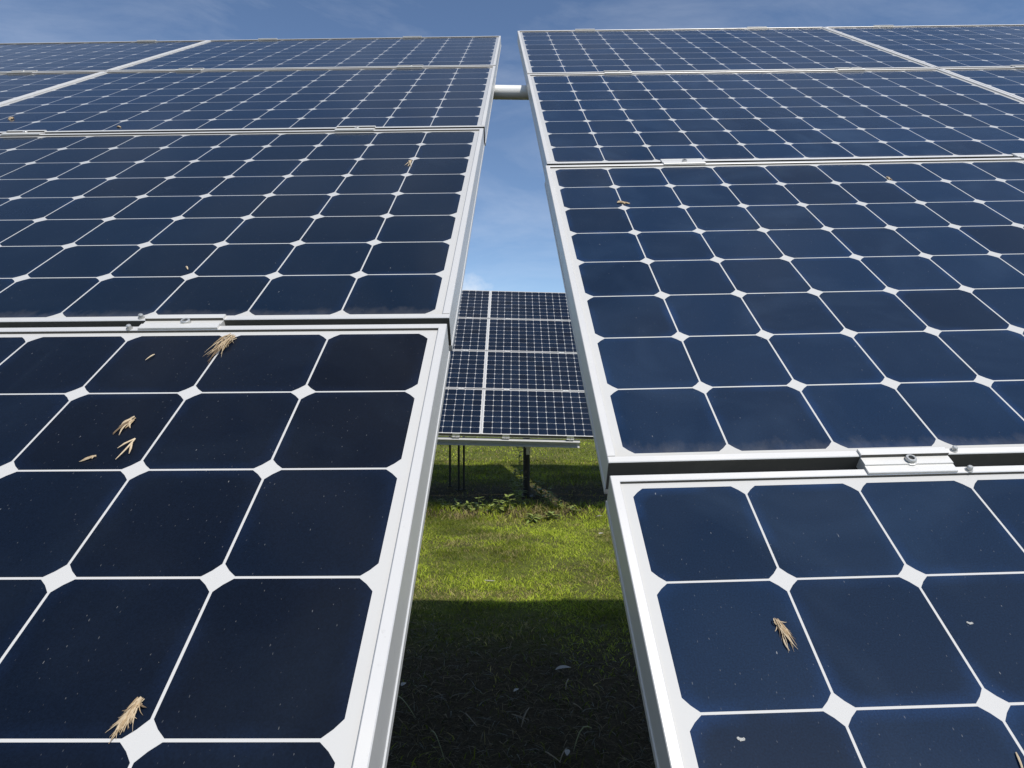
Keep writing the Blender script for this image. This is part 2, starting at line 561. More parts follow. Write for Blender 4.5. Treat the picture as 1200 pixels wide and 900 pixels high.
def laminate_mesh(seed):
    r = random.Random(seed)
    vid, V, F, MI, TONE = {}, [], [], [], []

    def v(x, y):
        k = (round(x * 1e5), round(y * 1e5))
        if k not in vid:
            vid[k] = len(V)
            V.append((x, y, 0.0))
        return vid[k]
    e0 = 0.004                       # glass edge, hidden under the frame's lip
    X0, X1, Y0, Y1 = e0, PW - e0, e0, PH - e0
    g = (PITCH - CELL) / 2
    d = CH * 0.5 - 0.0005            # bulge of the rounded wafer corner

    def corners(i, j):
        """8 corner points + 4 arc mids of cell (i, j), counter-clockwise from the bottom edge"""
        x0, y0 = MU + i * PITCH + g, MV + j * PITCH + g
        x1, y1 = x0 + CELL, y0 + CELL
        return dict(b0=(x0 + CH, y0), b1=(x1 - CH, y0), m1=(x1 - d, y0 + d), r0=(x1, y0 + CH), r1=(x1, y1 - CH),
                    m2=(x1 - d, y1 - d), t0=(x1 - CH, y1), t1=(x0 + CH, y1), m3=(x0 + d, y1 - d), l0=(x0, y1 - CH),
                    l1=(x0, y0 + CH), m0=(x0 + d, y0 + d))

    def face(pts, mat, tone=0.5):
        F.append([v(*q) for q in pts])
        MI.append(mat)
        TONE.append(tone)
    C = {(i, j): corners(i, j) for i in range(12) for j in range(8)}
    order = ('b0', 'b1', 'm1', 'r0', 'r1', 'm2', 't0', 't1', 'm3', 'l0', 'l1', 'm0')
    for (i, j), c in C.items():
        tone = r.betavariate(2.2, 1.6)
        if r.random() < 0.05:
            tone *= 0.45
        out = [c[k] for k in order]
        cx, cy = MU + (i + .5) * PITCH, MV + (j + .5) * PITCH
        inn = [(cx + (q[0] - cx) * 0.80, cy + (q[1] - cy) * 0.80) for q in out]
        face(inn, 1, tone)
        for k in range(12):
            k2 = (k + 1) % 12
            face((out[k], out[k2], inn[k2], inn[k]), 1, tone)
    for i in range(12):
        for j in range(8):
            c = C[i, j]
            if i < 11:
                e = C[i + 1, j]
                face((c['r0'], e['l1'], e['l0'], c['r1']), 0)
            else:
                face((c['r0'], (X1, c['r0'][1]), (X1, c['r1'][1]), c['r1']), 0)
            if i == 0:
                face(((X0, c['l1'][1]), c['l1'], c['l0'], (X0, c['l0'][1])), 0)
            if j < 7:
                e = C[i, j + 1]
                face((c['t1'], c['t0'], e['b1'], e['b0']), 0)
            else:
                face((c['t1'], c['t0'], (c['t0'][0], Y1), (c['t1'][0], Y1)), 0)
            if j == 0:
                face(((c['b0'][0], Y0), (c['b1'][0], Y0), c['b1'], c['b0']), 0)
    for i in range(13):                    # white lozenges where four (or fewer) cells meet
        for j in range(9):
            sw, se, nw, ne = C.get((i - 1, j - 1)), C.get((i, j - 1)), C.get((i - 1, j)), C.get((i, j))
            pts = []
            if sw:
                pts += [sw['r1'], sw['m2'], sw['t0']]
            if nw:
                if not sw:
                    pts += [(nw['b1'][0], Y0)] if j == 0 else []
                pts_nw = [nw['b1'], nw['m1'], nw['r0']]
            # walk anticlockwise in angle about the crossing
            P = []
            for c, ks in ((sw, ('r1', 'm2', 't0')), (se, ('t1', 'm3', 'l0')), (ne, ('l1', 'm0', 'b0')), (nw, ('b1', 'm1', 'r0'))):
                if c:
                    P += [c[k] for k in ks]
            xs, ys = MU + i * PITCH, MV + j * PITCH
            if i == 0:
                xs = X0
                P += [(X0, q[1]) for q in P if False]
                if se:
                    P.append((X0, se['l0'][1]))
                if ne:
                    P.append((X0, ne['l1'][1]))
            if i == 12:
                if sw:
                    P.append((X1, sw['r1'][1]))
                if nw:
                    P.append((X1, nw['r0'][1]))
            if j == 0:
                if nw:
                    P.append((nw['b1'][0], Y0))
                if ne:
                    P.append((ne['b0'][0], Y0))
            if j == 8:
                if sw:
                    P.append((sw['t0'][0], Y1))
                if se:
                    P.append((se['t1'][0], Y1))
            if i in (0, 12) and j in (0, 8):
                P.append((X0 if i == 0 else X1, Y0 if j == 0 else Y1))
            cx = (min(q[0] for q in P) + max(q[0] for q in P)) / 2
            cy = (min(q[1] for q in P) + max(q[1] for q in P)) / 2
            if i not in (0, 12):
                cx = MU + i * PITCH
            if j not in (0, 8):
                cy = MV + j * PITCH
            P.sort(key=lambda q: math.atan2(q[1] - cy, q[0] - cx))
            face(P, 0)
    me = bpy.data.meshes.new('laminate')
    me.from_pydata(V, [], F)
    me.materials.append(M_BACK)
    me.materials.append(M_CELL)
    me.polygons.foreach_set('material_index', MI)
    ca = me.color_attributes.new('cell_tone', 'FLOAT_COLOR', 'CORNER')
    vals = np.zeros((len(me.loops), 4), np.float32)
    vals[:, 3] = 1
    verts = np.array(V)
    for p in me.polygons:
        for li in p.loop_indices:
            q = V[me.loops[li].vertex_index]
            fx = abs(((q[0] - MU) / PITCH) % 1.0 - 0.5) * 2
            fy = abs(((q[1] - MV) / PITCH) % 1.0 - 0.5) * 2
            onrim = 1.0 if max(fx, fy) > 0.9 or fx + fy > 1.72 else 0.0
            vals[li, 0] = TONE[p.index]
            vals[li, 1] = onrim
    ca.data.foreach_set('color', vals.ravel())
    for p in me.polygons:
        if p.normal.z < 0:
            p.flip()
    me.update()
    return me


def frame_mesh():
    prof = [(0.0008, 0.0040), (0.0092, 0.0040), (0.0100, 0.0033), (0.0100, 0.0003), (0.0022, 0.0003), (0.0022, -0.0435),
            (0.020, -0.0435), (0.020, -0.046), (-0.0011, -0.046), (-0.0011, -0.0385), (0.0, -0.0375), (0.0, 0.0031)]
    vs, fs = [], []
    n = len(prof)
    for sx, sy in ((0, 0), (1, 0), (1, 1), (0, 1)):
        for w, z in prof:
            vs.append((w if sx == 0 else PW - w, w if sy == 0 else PH - w, z))
    for k in range(4):
        k2 = (k + 1) % 4
        for i in range(n):
            i2 = (i + 1) % n
            fs.append((k * n + i, k2 * n + i, k2 * n + i2, k * n + i2))
    b = MB()
    b.add(vs, fs)
    # grime plus shade put into the colour: on the down-slope face of the low rail and in the crease under the top rail's lip
    for q in range(len(fs)):
        k, i = divmod(q, n)
        if (k == 0 and i in (9, 10)) or (k == 2 and i == 2):
            b.m[q] = 1
    for sx in (0, 1):                      # dirt packed into the butt joints at the two low corners
        a0, a1 = (0.0006, 0.0094) if sx == 0 else (PW - 0.0094, PW - 0.0006)
        b.box((a0, 0.0099, 0.0030), (a1, 0.0107, 0.0042), 1)
    return b.mesh('frame', [M_FRAME, M_GRIME_SHADE])


LAMS = [laminate_mesh(s) for s in range(4)]
FRAME = frame_mesh()

# the planes the panels lie in: columns = across, up the slope, out of the glass (camera axes), origin, per-row shift and twist
PLANES = {
    'left': (((0.999886, 0.006286, -0.01375), (0.007876, 0.559722, 0.828643), (0.012905, -0.828657, 0.559608)),
             (-0.08065, 0.07964, -0.85459),
             ((-0.00254, 0.00201, -0.00357, 0.01242), (-0.00058, -0.0008, 0.00404, -0.00134),
              (0.00187, -0.00193, 0.00261, -0.00401), (0.00125, 0.00073, -0.00308, -0.0071))),
    'right': (((0.999581, -0.027944, -0.007512), (0.022619, 0.592659, 0.805136), (-0.018046, -0.804969, 0.593043)),
              (0.11336, -0.09396, -0.75726),
              ((-0.00286, -0.00099, -0.00423, 0.00176), (-0.00271, -0.00232, 0.00372, 0.00185),
               (0.00235, 0.00223, 0.00195, -0.00189), (0.00321, 0.00108, -0.00144, -0.00524))),
    'far': (((0.9996, 0.0044, 0.0273), (-0.0248, 0.5769, 0.8165), (-0.0122, -0.8168, 0.5767)),
            (-0.4232, -0.6823, -8.9101), ((0, 0, 0, 0),) * 4),
}
TV = PH + GAPV


def plane_m(which, row, u0):
    """world matrix of a panel-local frame: x across, y up-slope from the panel's low edge, z out; x = 0 at array coordinate u0"""
    Mr, t, rows = PLANES[which]
    A = Matrix(Mr)
    du, dvv, dn, tau = rows[row - 1]
    base = row - 2 if which != 'far' else row - 1
    c, s = math.cos(tau), math.sin(tau)
    U, Vv, N = A.col[0].copy(), A.col[1].copy(), A.col[2].copy()
    Y = Vv * c + N * s
    Z = N * c - Vv * s
    org = Vector(t) + U * (u0 + du) + Vv * (base * TV + PH / 2 + dvv - PH / 2 * c) + N * (dn - PH / 2 * s)
    U, Y, Z, org = WC @ U, WC @ Y, WC @ Z, WC @ org
    X = Y.cross(Z).normalized()
    m = Matrix(((X.x, Y.x, Z.x, org.x), (X.y, Y.y, Z.y, org.y), (X.z, Y.z, Z.z, org.z + HC), (0, 0, 0, 1)))
    return m


ROWN = {1: 'lowest row', 2: 'second row up', 3: 'third row up', 4: 'top row'}
PANELS = {}
proto = None
count = 0


def add_panel(which, row, u0, label, group, tone):
    global proto, count
    count += 1
    M = plane_m(which, row, u0)
    if proto is None:
        root = empty('solar_panel', M)
        fr = link('frame', FRAME, root)
        la = link('glass_laminate', LAMS[0], root)
        proto = root
        kids = [fr, la]
    else:
        root = proto.copy()
        COL.objects.link(root)
        root.matrix_world = M
        kids = []
        for ch in proto_kids:
            c = ch.copy()
            COL.objects.link(c)
            c.parent = root
            kids.append(c)
        kids[1].data = LAMS[count % 4]
    tag(root, label, 'solar panel', group)
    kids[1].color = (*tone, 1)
    return root, kids


proto_kids = []
sky_sheen_tones = {('left', 1): (0.60, 0.58, 0.56), ('left', 2): (0.55, 0.80, 0.80), ('left', 3): (0.55, 0.95, 1.05), ('left', 4): (0.5, 0.95, 1.05),  # left darker, right brighter: differing sky reflection put into the cell colour
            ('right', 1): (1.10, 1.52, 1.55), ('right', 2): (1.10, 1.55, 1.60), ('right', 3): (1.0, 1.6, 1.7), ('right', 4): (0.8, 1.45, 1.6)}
for which in ('left', 'right'):
    sgn = -1 if which == 'left' else 1
    for col in (0, 1):
        for row in (1, 2, 3, 4):
            u0 = (-(PW + col * (PW + GAPU))) if sgn < 0 else col * (PW + GAPU)
            edge = 'beside the gap' if col == 0 else 'one panel further out'
            lab = f"blue-black solar panel, {ROWN[row]} of the near {which} array, {edge}"
            root, kids = add_panel(which, row, u0, lab, 'solar panels of the two near arrays', sky_sheen_tones[which, row])
            if not proto_kids:
                proto_kids = kids
            PANELS[which, row, col] = root
for col, u0 in enumerate((0.0025, -PW - 0.0015, -2 * PW - 0.0055)):
    for row in (1, 2, 3, 4):
        lab = f"small solar panel, {ROWN[row]} of the far array, " + \
              ('right of its upright joint' if col == 0 else 'left of its upright joint' if col == 1 else 'leftmost column')
        PANELS['far', row, col] = add_panel('far', row, u0, lab, 'solar panels of the far arrays', (0.8, 0.95, 0.95))[0]
for col, u0 in enumerate((1.735, 1.735 + PW + GAPU)):
    for row in (1, 2, 3, 4):
        lab = f"solar panel, {ROWN[row]} of the farther right array, " + ('beside its left edge' if col == 0 else 'one in from its edge')
        PANELS['beyond', row, col] = add_panel('far', row, u0, lab, 'solar panels of the far arrays', (0.8, 0.95, 0.95))[0]

# grounding screws on the frames beside the seam clamps (part of the panel they are driven into)
sb = MB()
sb.lathe([(0, 0), (0.0042, 0), (0.0042, 0.0012), (0.0030, 0.0012), (0.0030, 0.0048), (0.0022, 0.0058), (0, 0.0058)], 12)
SCREW = sb.mesh('screw', [M_BOLT])
for key, (u, v_) in {('left', 2, 0): (-0.4047, 0.0060), ('left', 1, 0): (-0.4066, 1.0400), ('right', 2, 0): (0.4045, 0.0060),
                     ('right', 1, 0): (0.4091, 1.0400)}.items():
    x = u + PW if key[0] == 'left' else u
    link('screw', SCREW, PANELS[key], Matrix.Translation((x, v_, 0.0040)))


# ------------------------------------------------------------------ clamps
def bolt_mesh():
    b = MB()
    b.lathe([(0, -0.005), (0.0074, -0.005), (0.0076, -0.0032), (0.0058, -0.0028), (0.0060, 0.0006), (0.0054, 0.0013), (0.0034, 0.0013), (0.0033, -0.0010)], 20)
    b.lathe([(0.0033, -0.0010), (0, -0.0012)], 20, 1)
    me = b.mesh('bolt', [M_BOLT, M_SOCKET])
    smooth_by_angle(me, 35)
    return me


BOLT = bolt_mesh()


def seam_clamp(which, row, u, label, half=0.051):
    """clamp bridging the seam above panel row `row`"""
    A = plane_m(which, row, u)
    B = plane_m(which, row + 1, u)
    M = A @ Matrix.Translation((0, PH, 0))
    q = M.inverted() @ B.to_translation()
    g, dn = q.y, q.z
    a, bb, t = 0.0042, dn + 0.0042, 0.0028
    lo = max(a + t - 0.0020, bb + t - 0.0042)          # floor of the trough
    top = [(-0.0095, a + t - 0.0006), (-0.0088, a + t), (0.0012, a + t), (0.0016, lo), (g - 0.0012, lo), (g - 0.0012, bb + t), (g + 0.0088, bb + t), (g + 0.0095, bb + t - .0006)]
    bot = [(g + 0.0095, bb), (g - 0.0004, bb), (g - 0.0004, -0.006), (0.0004, -0.006), (0.0004, a), (-0.0095, a)]
    b = MB()
    b.prism(top + bot, -half, half)
    b.m[2 + 4] = 1                       # brown dirt on the step under the upper wing
    root = empty('seam_clamp', M)
    link('clamp_body', b.mesh('clamp_body', [M_CLAMP, M_GRIME_SHADE]), root)
    link('bolt', BOLT, root, Matrix.Translation((0.004, g / 2, lo + 0.0030)))
    tag(root, label, 'clamp', 'clamps bridging the panel seams')


for which, word in (('left', 'left'), ('right', 'right')):
    s = -1 if which == 'left' else 1
    for row, us in ((1, (0.343, 1.22)), (2, (0.338, 1.22, 1.90)), (3, (0.341, 1.223, 1.90))):
        for k, u in enumerate(us):
            seam = {1: 'lowest seam', 2: 'middle seam', 3: 'highest seam'}[row]
            pos = ('nearest the gap', 'second from the gap', 'third from the gap')[k]
            seam_clamp(which, row, s * u, f"bolted pale clamp on the {seam} of the near {word} array, {pos}")


def end_clamp(which, row, u, label, low, grp):
    b = MB()
    s = -1 if low else 1
    t = 0.003
    P = [(-0.0095, 0.0043), (0.0008, 0.0043), (0.0008, -0.047), (0.019, -0.047), (0.019, -0.043), (0.0042, -0.043), (0.0042, 0.0078), (-0.0095, 0.0078)]
    b.prism([(s * y, z) for y, z in P], -0.05, 0.05)
    M = plane_m(which, row, u) @ Matrix.Translation((0, -0.0022 if low else PH + 0.0022, 0))
    root = empty('end_clamp', M)
    link('clamp_body', b.mesh('clamp_body', [M_CLAMP]), root)
    link('bolt', BOLT, root, Matrix.Translation((0, s * 0.0115, -0.039)))
    tag(root, label, 'clamp', grp)


for which, us in (('left', (-0.472, -1.246, -1.897)), ('right', (0.341, 1.218, 1.869))):
    for k, u in enumerate(us):
        end_clamp(which, 4, u, f"pale end clamp on the top edge of the near {which} array, {('nearest the gap', 'second from the gap', 'third from the gap')[k]}",
                  False, 'end clamps on the top edges')
for k, u in enumerate((0.34, 1.22, -0.34, -1.22)):
    end_clamp('far', 1, u, 'small clamp under the far array low edge, ' +
              ('just right of its upright joint', 'near the right end of the beam', 'just left of its upright joint', 'far left behind the near frame')[k], True, 'clamps along the far low edge')
for row in (1, 2, 3):
    for k, u in enumerate((0.34, 1.22, -0.34)):
        seam = {1: 'lowest seam', 2: 'middle seam', 3: 'highest seam'}[row]
        seam_clamp('far', row, u, f"tiny clamp on the {seam} of the far array, " +
                   ('just right of its upright joint', 'toward its right end', 'just left of its upright joint')[k], 0.04)

# ------------------------------------------------------------------ carrying structure, and added light stops under the near seams
MF = plane_m('far', 1, 0.0)
for which in ('left', 'right'):  # unseen bars added to keep sun through the seams off the ground
    sg = -1 if which == 'left' else 1
    for row in (1, 2, 3):
        Ms = plane_m(which, row, 0.0)
        b = MB()
        xa, xb = sorted((sg * 0.06, sg * 3.1))
        b.box((xa, PH - 0.016, -0.092), (xb, PH + 0.034, -0.0530))
        seam = {1: 'lowest', 2: 'middle', 3: 'highest'}[row]
        tag(link('seam_light_stop', b.mesh('seam_light_stop', [M_BEAM]), None, Ms), f'added light-stop bar under the {seam} panel seam of the near {which} array', 'seam_light_stop', 'added light stops under the near arrays')


def channel(u0, u1, v0, n0, label):
    b = MB()
    t, h = 0.004, 0.092
    P = [(v0, n0), (v0 - 0.055, n0), (v0 - 0.055, n0 - t), (v0 - t, n0 - t), (v0 - t, n0 - h + t), (v0 - 0.062, n0 - h + t), (v0 - 0.062, n0 - h), (v0, n0 - h)]
    b.prism(P, u0, u1)
    o = link('channel_beam', b.mesh('channel_beam', [M_BEAM]), None, MF)
    tag(o, label, 'beam')


channel(-3.1, 1.355, 0.012, -0.072, 'grey steel channel beam running under the low edge of the far array')
channel(1.96, 4.9, 0.012, -0.072, 'grey steel channel beam under the farther right array, hidden by near panels')
# rails up the slope of the far array
rails = [(-1.22, 'behind the near left frame'), (-0.34, 'left of the thick post'), (0.34, 'right of the thick post'), (1.22, 'toward the right end of the array'),
         (2.1, 'in the farther right array, nearer its edge'), (2.98, 'in the farther right array, further in')]
for u, w in rails:
    b = MB()
    b.box((u - 0.02, -0.012, -0.0705), (u + 0.02, 4 * TV + 0.0, -0.0475))
    tag(link('mounting_rail', b.mesh('mounting_rail', [M_BEAM]), None, MF), 'slim rail under the far array, ' + w, 'rail', 'rails under the far arrays')


def far_pt(u, v_, n):
    return MF @ Vector((u, v_, n))


def pipe(p0, p1, r, label, mat=None):
    b = MB()
    b.tube([p0, p1], r, 28)
    me = b.mesh('support_pipe', [mat or M_PIPE])
    smooth_by_angle(me, 40)
    tag(link('support_pipe', me), label, 'pipe')


ML = plane_m('left', 4, 0.0)
ml0 = plane_m('left', 2, 0.0)
pc = ml0 @ Vector((0.10, 2.018, -0.0775))
pipe(pc + Vector((-1.30, 0.03, 0.025)), pc + Vector((1.60, -0.045, -0.045)), 0.0265, 'white round pipe bridging the gap between the two near arrays')
pipe(far_pt(-3.0, 3.05, -0.12), far_pt(4.8, 3.05, -0.12), 0.045, 'grey round pipe under the upper half of the far array', M_BEAM)
pipe(far_pt(-3.0, 2.1, -0.14), far_pt(4.8, 2.1, -0.14), 0.06, 'thick round pipe under the middle of the far array', M_BEAM)


def gz(x, y):
    return float(terrain(x, y))


def post(x, y, r, ztop, label, bracket=False):
    root = empty('post', Matrix.Translation((x, y, gz(x, y))))
    z0 = gz(x, y)
    b = MB()
    b.tube([(0, 0, -0.1), (0, 0, ztop - z0)], r, 20)
    me = b.mesh('pole', [M_POST])
    smooth_by_angle(me, 40)
    link('pole', me, root)
    if bracket:
        zb = HC - 0.69 * (y / 8.95) * 1.0 - z0
        c = MB()
        c.box((-0.006, -r - 0.026, -0.085), (0.046, -r + 0.012, 0.02))
        c.box((-0.02, -r - 0.040, 0.02), (0.062, r + 0.03, 0.040))
        link('bracket', c.mesh('bracket', [M_BRACKET]), root, Matrix.Translation((0, 0, HC - 0.0985 * y - z0 - 0.005)))
        d = MB()
        d.tube([(0.0, -r - 0.03, 0.0), (0.0, -r - 0.05, 0.0)], 0.018, 10)
        link('bolt', d.mesh('bolt', [M_BOLT]), root, Matrix.Translation((0.01, 0, HC - 0.0985 * y - z0 - 0.03)))
    c = MB()
    c.box((-r * 1.9, -r * 1.9, -0.05), (r * 1.9, r * 1.9, 0.012))
    link('base_plate', c.mesh('base_plate', [M_POST]), root)
    tag(root, label, 'post', 'posts under the far array')


Yp = 10.6
post((617 - 600) / 767.5 * Yp, Yp, 0.055, far_pt(0, 2.1, -0.16).z, 'thick dark post with a pale bracket under the middle of the far array', True)
for px, yy, w in ((527.3, 11.6, 'leftmost thin dark post under the far array'), (537.6, 11.3, 'middle one of three thin dark posts under the far array'),
                  (543.6, 11.35, 'right one of three thin dark posts under the far array')):
    xx = (px - 600) / 767.5 * yy
    v_ = (yy - 8.91) / 0.8165
    post(xx, yy, 0.019, far_pt(0, v_, -0.1).z - 0.02, w)
post(3.4, Yp, 0.055, far_pt(0, 2.1, -0.16).z, 'thick dark post under the farther right array')


# ------------------------------------------------------------------ straw, tufts and droppings on the panels
def on_panel(which, row, pa, pb):
    """panel-aligned frame with x pointing from pa to pb (array coordinates u, v local to the row)"""
    M = plane_m(which, row, 0.0)
    a, b = Vector((pa[0], pa[1], 0)), Vector((pb[0], pb[1], 0))
    d = b - a
    ang = math.atan2(d.y, d.x)
    return M @ Matrix.Translation(a) @ Matrix.Rotation(ang, 4, 'Z'), d.length


def tuft(which, row, pa, pb, label, n=26, wide=0.42, seed=1, mat=None, thick=0.0007, head=0.30, name='dry_tuft'):
    """a dried flower head: strands knotted at pa and combed towards pb"""
    r = random.Random(seed)
    M, L = on_panel(which, row, pa, pb)
    b = MB()
    hr = L * 0.06
    b.tube([(-hr * .6, 0, hr * .4), (0, hr * 0.2, hr * 0.7), (hr, 0, hr * 0.7), (hr * 2.0, -hr * .2, hr * .35)], [hr * .3, hr * .6, hr * .55, hr * .2], 6, 1)
    for i in range(n):
        kind = r.random()
        loose = kind < 0.10
        long = 0.10 <= kind < 0.34
        l = L * (r.uniform(0.80, 1.10) if long else r.uniform(0.25, 0.45) if loose else r.uniform(0.35, 0.75))
        a0 = r.gauss(0, 0.12) if long else r.uniform(-0.9, 0.9) if loose else r.gauss(0, wide * 0.42)
        curl = r.gauss(0, 0.35) if long else r.uniform(-1.9, 1.9) if loose else r.gauss(0, 0.5)
        x, y = r.uniform(-0.05, 0.30) * L, r.gauss(0, head * 0.16) * L
        z0 = r.uniform(0.1, 1.8) * hr
        lift = r.uniform(0, 0.07) * L
        pts = []
        m = 7
        for k in range(m):
            t = k / (m - 1)
            pts.append((x, y, 0.0007 + z0 * (1 - t) ** 0.8 + lift * math.sin(math.pi * t) + r.uniform(0, .0004)))
            a = a0 + curl * t
            x += l / (m - 1) * math.cos(a)
            y += l / (m - 1) * math.sin(a)
        th = thick * r.uniform(0.6, 1.25)
        b.tube(pts, [th * .8, th * 1.3, th * 1.4, th * 1.3, th * 1.1, th * .7, th * .25], 4, r.choices((0, 1, 2), (0.56, 0.32, 0.12))[0])
    o = link(name, b.mesh(name, [mat or M_STRAW, M_STRAW_MID, M_STRAW_DARK]), None, M)
    tag(o, label, 'dry tuft', 'dry plant bits lying on the panels')


def straw(which, row, pa, pb, label, th=0.0009, bend=0.08, fork=0, seed=3, cat='straw'):
    M, L = on_panel(which, row, pa, pb)
    b = MB()
    r = random.Random(seed)
    pts = [(L * k / 5, bend * L * math.sin(math.pi * k / 5), 0.0012 + 0.0006 * math.sin(math.pi * k / 5)) for k in range(6)]
    b.tube(pts, [th * .7, th * 1.2, th * 1.2, th, th * .8, th * .3], 5)
    for f in range(fork):
        s = r.choice((-1, 1))
        y0 = pts[f % 3]
        b.tube([y0, (y0[0] + L * 0.3, y0[1] + s * L * 0.16, 0.002), (y0[0] + L * 0.5, y0[1] + s * L * r.uniform(.2, .4), 0.0012)], [th * 1.2, th * 1.3, th * .3], 5)
    tag(link('dry_straw', b.mesh('dry_straw', [M_STRAW]), None, M), label, cat, 'dry plant bits lying on the panels')


tuft('left', 1, (-0.2665, 1.021), (-0.2795, 0.974), 'wispy straw tuft caught just under the lowest seam clamp of the left array', 44, 0.36, 4, thick=0.0005)
tuft('left', 1, (-0.3120, 0.8560), (-0.3195, 0.8360), 'small curled tan flake on the second cell row of the left lowest panel', 11, 0.38, 5, thick=0.0010)
straw('left', 1, (-0.2950, 0.8215), (-0.2992, 0.7900), 'thin pointed straw below the curled tan flake on the left lowest panel', 0.0009, 0.04, 2, 8)
tuft('left', 1, (-0.3215, 0.7955), (-0.3310, 0.7900), 'tiny forked tan scrap left of the thin straw on the left panel', 5, 0.8, 9, thick=0.0008)
tuft('left', 1, (-0.1592, 0.5490), (-0.1652, 0.5275), 'large ragged straw tuft at the bottom left, beside a white cell corner', 80, 0.40, 2, thick=0.00036)
tuft('right', 1, (0.1238, 0.8580), (0.1312, 0.8345), 'ragged tan tuft on the second cell row of the right lowest panel', 50, 0.32, 6, thick=0.00038)
straw('right', 1, (0.1240, 0.8395), (0.1252, 0.8275), 'short curved straw sliver just below the tan tuft on the right panel', 0.0006, -0.1, 0, 3)
tuft('right', 2, (0.1380, 0.8040), (0.1625, 0.7985), 'small tan flake near the upper left corner of the right second-row panel', 12, 0.40, 12, thick=0.0013)
tuft('left', 2, (-0.1520, 0.7540), (-0.1480, 0.7170), 'brown curled scrap high on the left second-row panel beside the first cell joint', 4, 0.10, 13, thick=0.0014)
straw('left', 1, (-0.3490, 0.9820), (-0.3540, 0.9690), 'tiny straw fleck on the top cell row of the left lowest panel', 0.0008, 0.02, 0, 5)
tuft('left', 3, (-1.3830, 0.1930), (-1.3880, 0.1700), 'brown scrap at the left picture edge on the third row of panels', 8, 0.5, 15, thick=0.0022)
tuft('left', 3, (-1.0100, 0.0640), (-0.9960, 0.0590), 'small brown crumb above the middle seam of the left array', 8, 0.6, 16, thick=0.0018)
straw('right', 1, (0.2670, 0.7384), (0.2620, 0.7200), 'straight straw at the bottom right corner on the right lowest panel', 0.0007, 0.01, 0, 6)
tuft('right', 2, (0.7815, 0.9290), (0.7840, 0.9130), 'tiny rusty scrap on a cell corner high on the right second-row panel', 5, 0.5, 17, thick=0.0013)
straw('left', 2, (-0.4190, 0.1780), (-0.4115, 0.1660), 'pale splinter on the second lowest cell row of the left second-row panel', 0.0011, 0.02, 0, 7)
for (w, rw, u, v_, rad, lab, n) in (('right', 1, 0.2990, 0.8500, 0.0017, 'white bird-dropping specks on the right lowest panel', 4),
                                    ('right', 1, 0.0610, 0.7555, 0.0019, 'thin white bird-dropping streak low on the right lowest panel', 4)):
    r = random.Random(n + rw)
    b = MB()
    for k in range(n):
        x, y, q = (k - n / 2) * rad * 0.75, r.uniform(-1, 1) * rad * 0.5, rad * r.uniform(.35, .6)
        pts = [(x + q * (0.8 + .4 * r.random()) * math.cos(a * math.pi / 4), y + q * 1.3 * (0.8 + .4 * r.random()) * math.sin(a * math.pi / 4), 0.0002) for a in range(8)]
        b.add([(x, y, 0.0009)] + pts, [(0, 1 + a, 1 + (a + 1) % 8) for a in range(8)])
    tag(link('bird_dropping', b.mesh('bird_dropping', [M_DROP]), None, plane_m(w, rw, 0) @ Matrix.Translation((u, v_, 0.0002))), lab, 'bird dropping')


# ------------------------------------------------------------------ grass
def hash_noise(x, y, s, seed):
    """smooth value noise in numpy"""
    g = np.random.default_rng(seed).random((64, 64))
    X, Y = x * s, y * s
    i, j = np.floor(X).astype(int), np.floor(Y).astype(int)
    fx, fy = X - i, Y - j
    fx, fy = fx * fx * (3 - 2 * fx), fy * fy * (3 - 2 * fy)
    G = lambda a, b: g[a % 64, b % 64]
    return (G(i, j) * (1 - fx) + G(i + 1, j) * fx) * (1 - fy) + (G(i, j + 1) * (1 - fx) + G(i + 1, j + 1) * fx) * fy


def fbm(x, y, s, seed):
    return (hash_noise(x, y, s, seed) + 0.5 * hash_noise(x, y, s * 2.1, seed + 1) + 0.25 * hash_noise(x, y, s * 4.3, seed + 2)) / 1.75


def blades(x, y, h, w, lean, tint):
    n = len(x)
    yaw = rng.uniform(0, 2 * np.pi, n)
    face = rng.uniform(0, 2 * np.pi, n)
    z = terrain(x, y) - 0.004
    dx, dy = np.cos(yaw), np.sin(yaw)
    sx, sy = np.cos(face), np.sin(face)
    V = np.zeros((n, 7, 3))
    for k, (t, wd) in enumerate(((0, 1.0), (0.4, 0.95), (0.75, 0.65))):
        off = lean * h * t ** 1.7
        zz = z + h * t * (1 - 0.35 * lean * t)
        cx, cy = x + dx * off, y + dy * off
        V[:, 2 * k] = np.stack([cx - sx * w * wd / 2, cy - sy * w * wd / 2, zz], 1)
        V[:, 2 * k + 1] = np.stack([cx + sx * w * wd / 2, cy + sy * w * wd / 2, zz], 1)
    V[:, 6] = np.stack([x + dx * lean * h, y + dy * lean * h, z + h * (1 - 0.35 * lean)], 1)
    return V, tint


def grass_mesh(name, sets):
    V = np.concatenate([s[0] for s in sets])
    T = np.concatenate([s[1] for s in sets])
    n = len(V)
    me = bpy.data.meshes.new(name)
    me.vertices.add(n * 7)
    me.vertices.foreach_set('co', V.reshape(-1).astype(np.float32))
    base = (np.arange(n) * 7)[:, None]
    loops = (base + np.array([0, 1, 3, 2, 2, 3, 5, 4, 4, 5, 6])[None]).reshape(-1)
    me.loops.add(n * 11)
    me.loops.foreach_set('vertex_index', loops.astype(np.int32))
    me.polygons.add(n * 3)
    ls = ((np.arange(n) * 11)[:, None] + np.array([0, 4, 8])[None]).reshape(-1)
    me.polygons.foreach_set('loop_start', ls.astype(np.int32))
    me.update(calc_edges=True)
    ca = me.color_attributes.new('tint', 'FLOAT_COLOR', 'POINT')
    c = np.ones((n, 7, 4), np.float32)
    c[:, :, :3] = T[:, None, :]
    ca.data.foreach_set('color', c.reshape(-1))
    me.materials.append(M_GRASS)
    return me


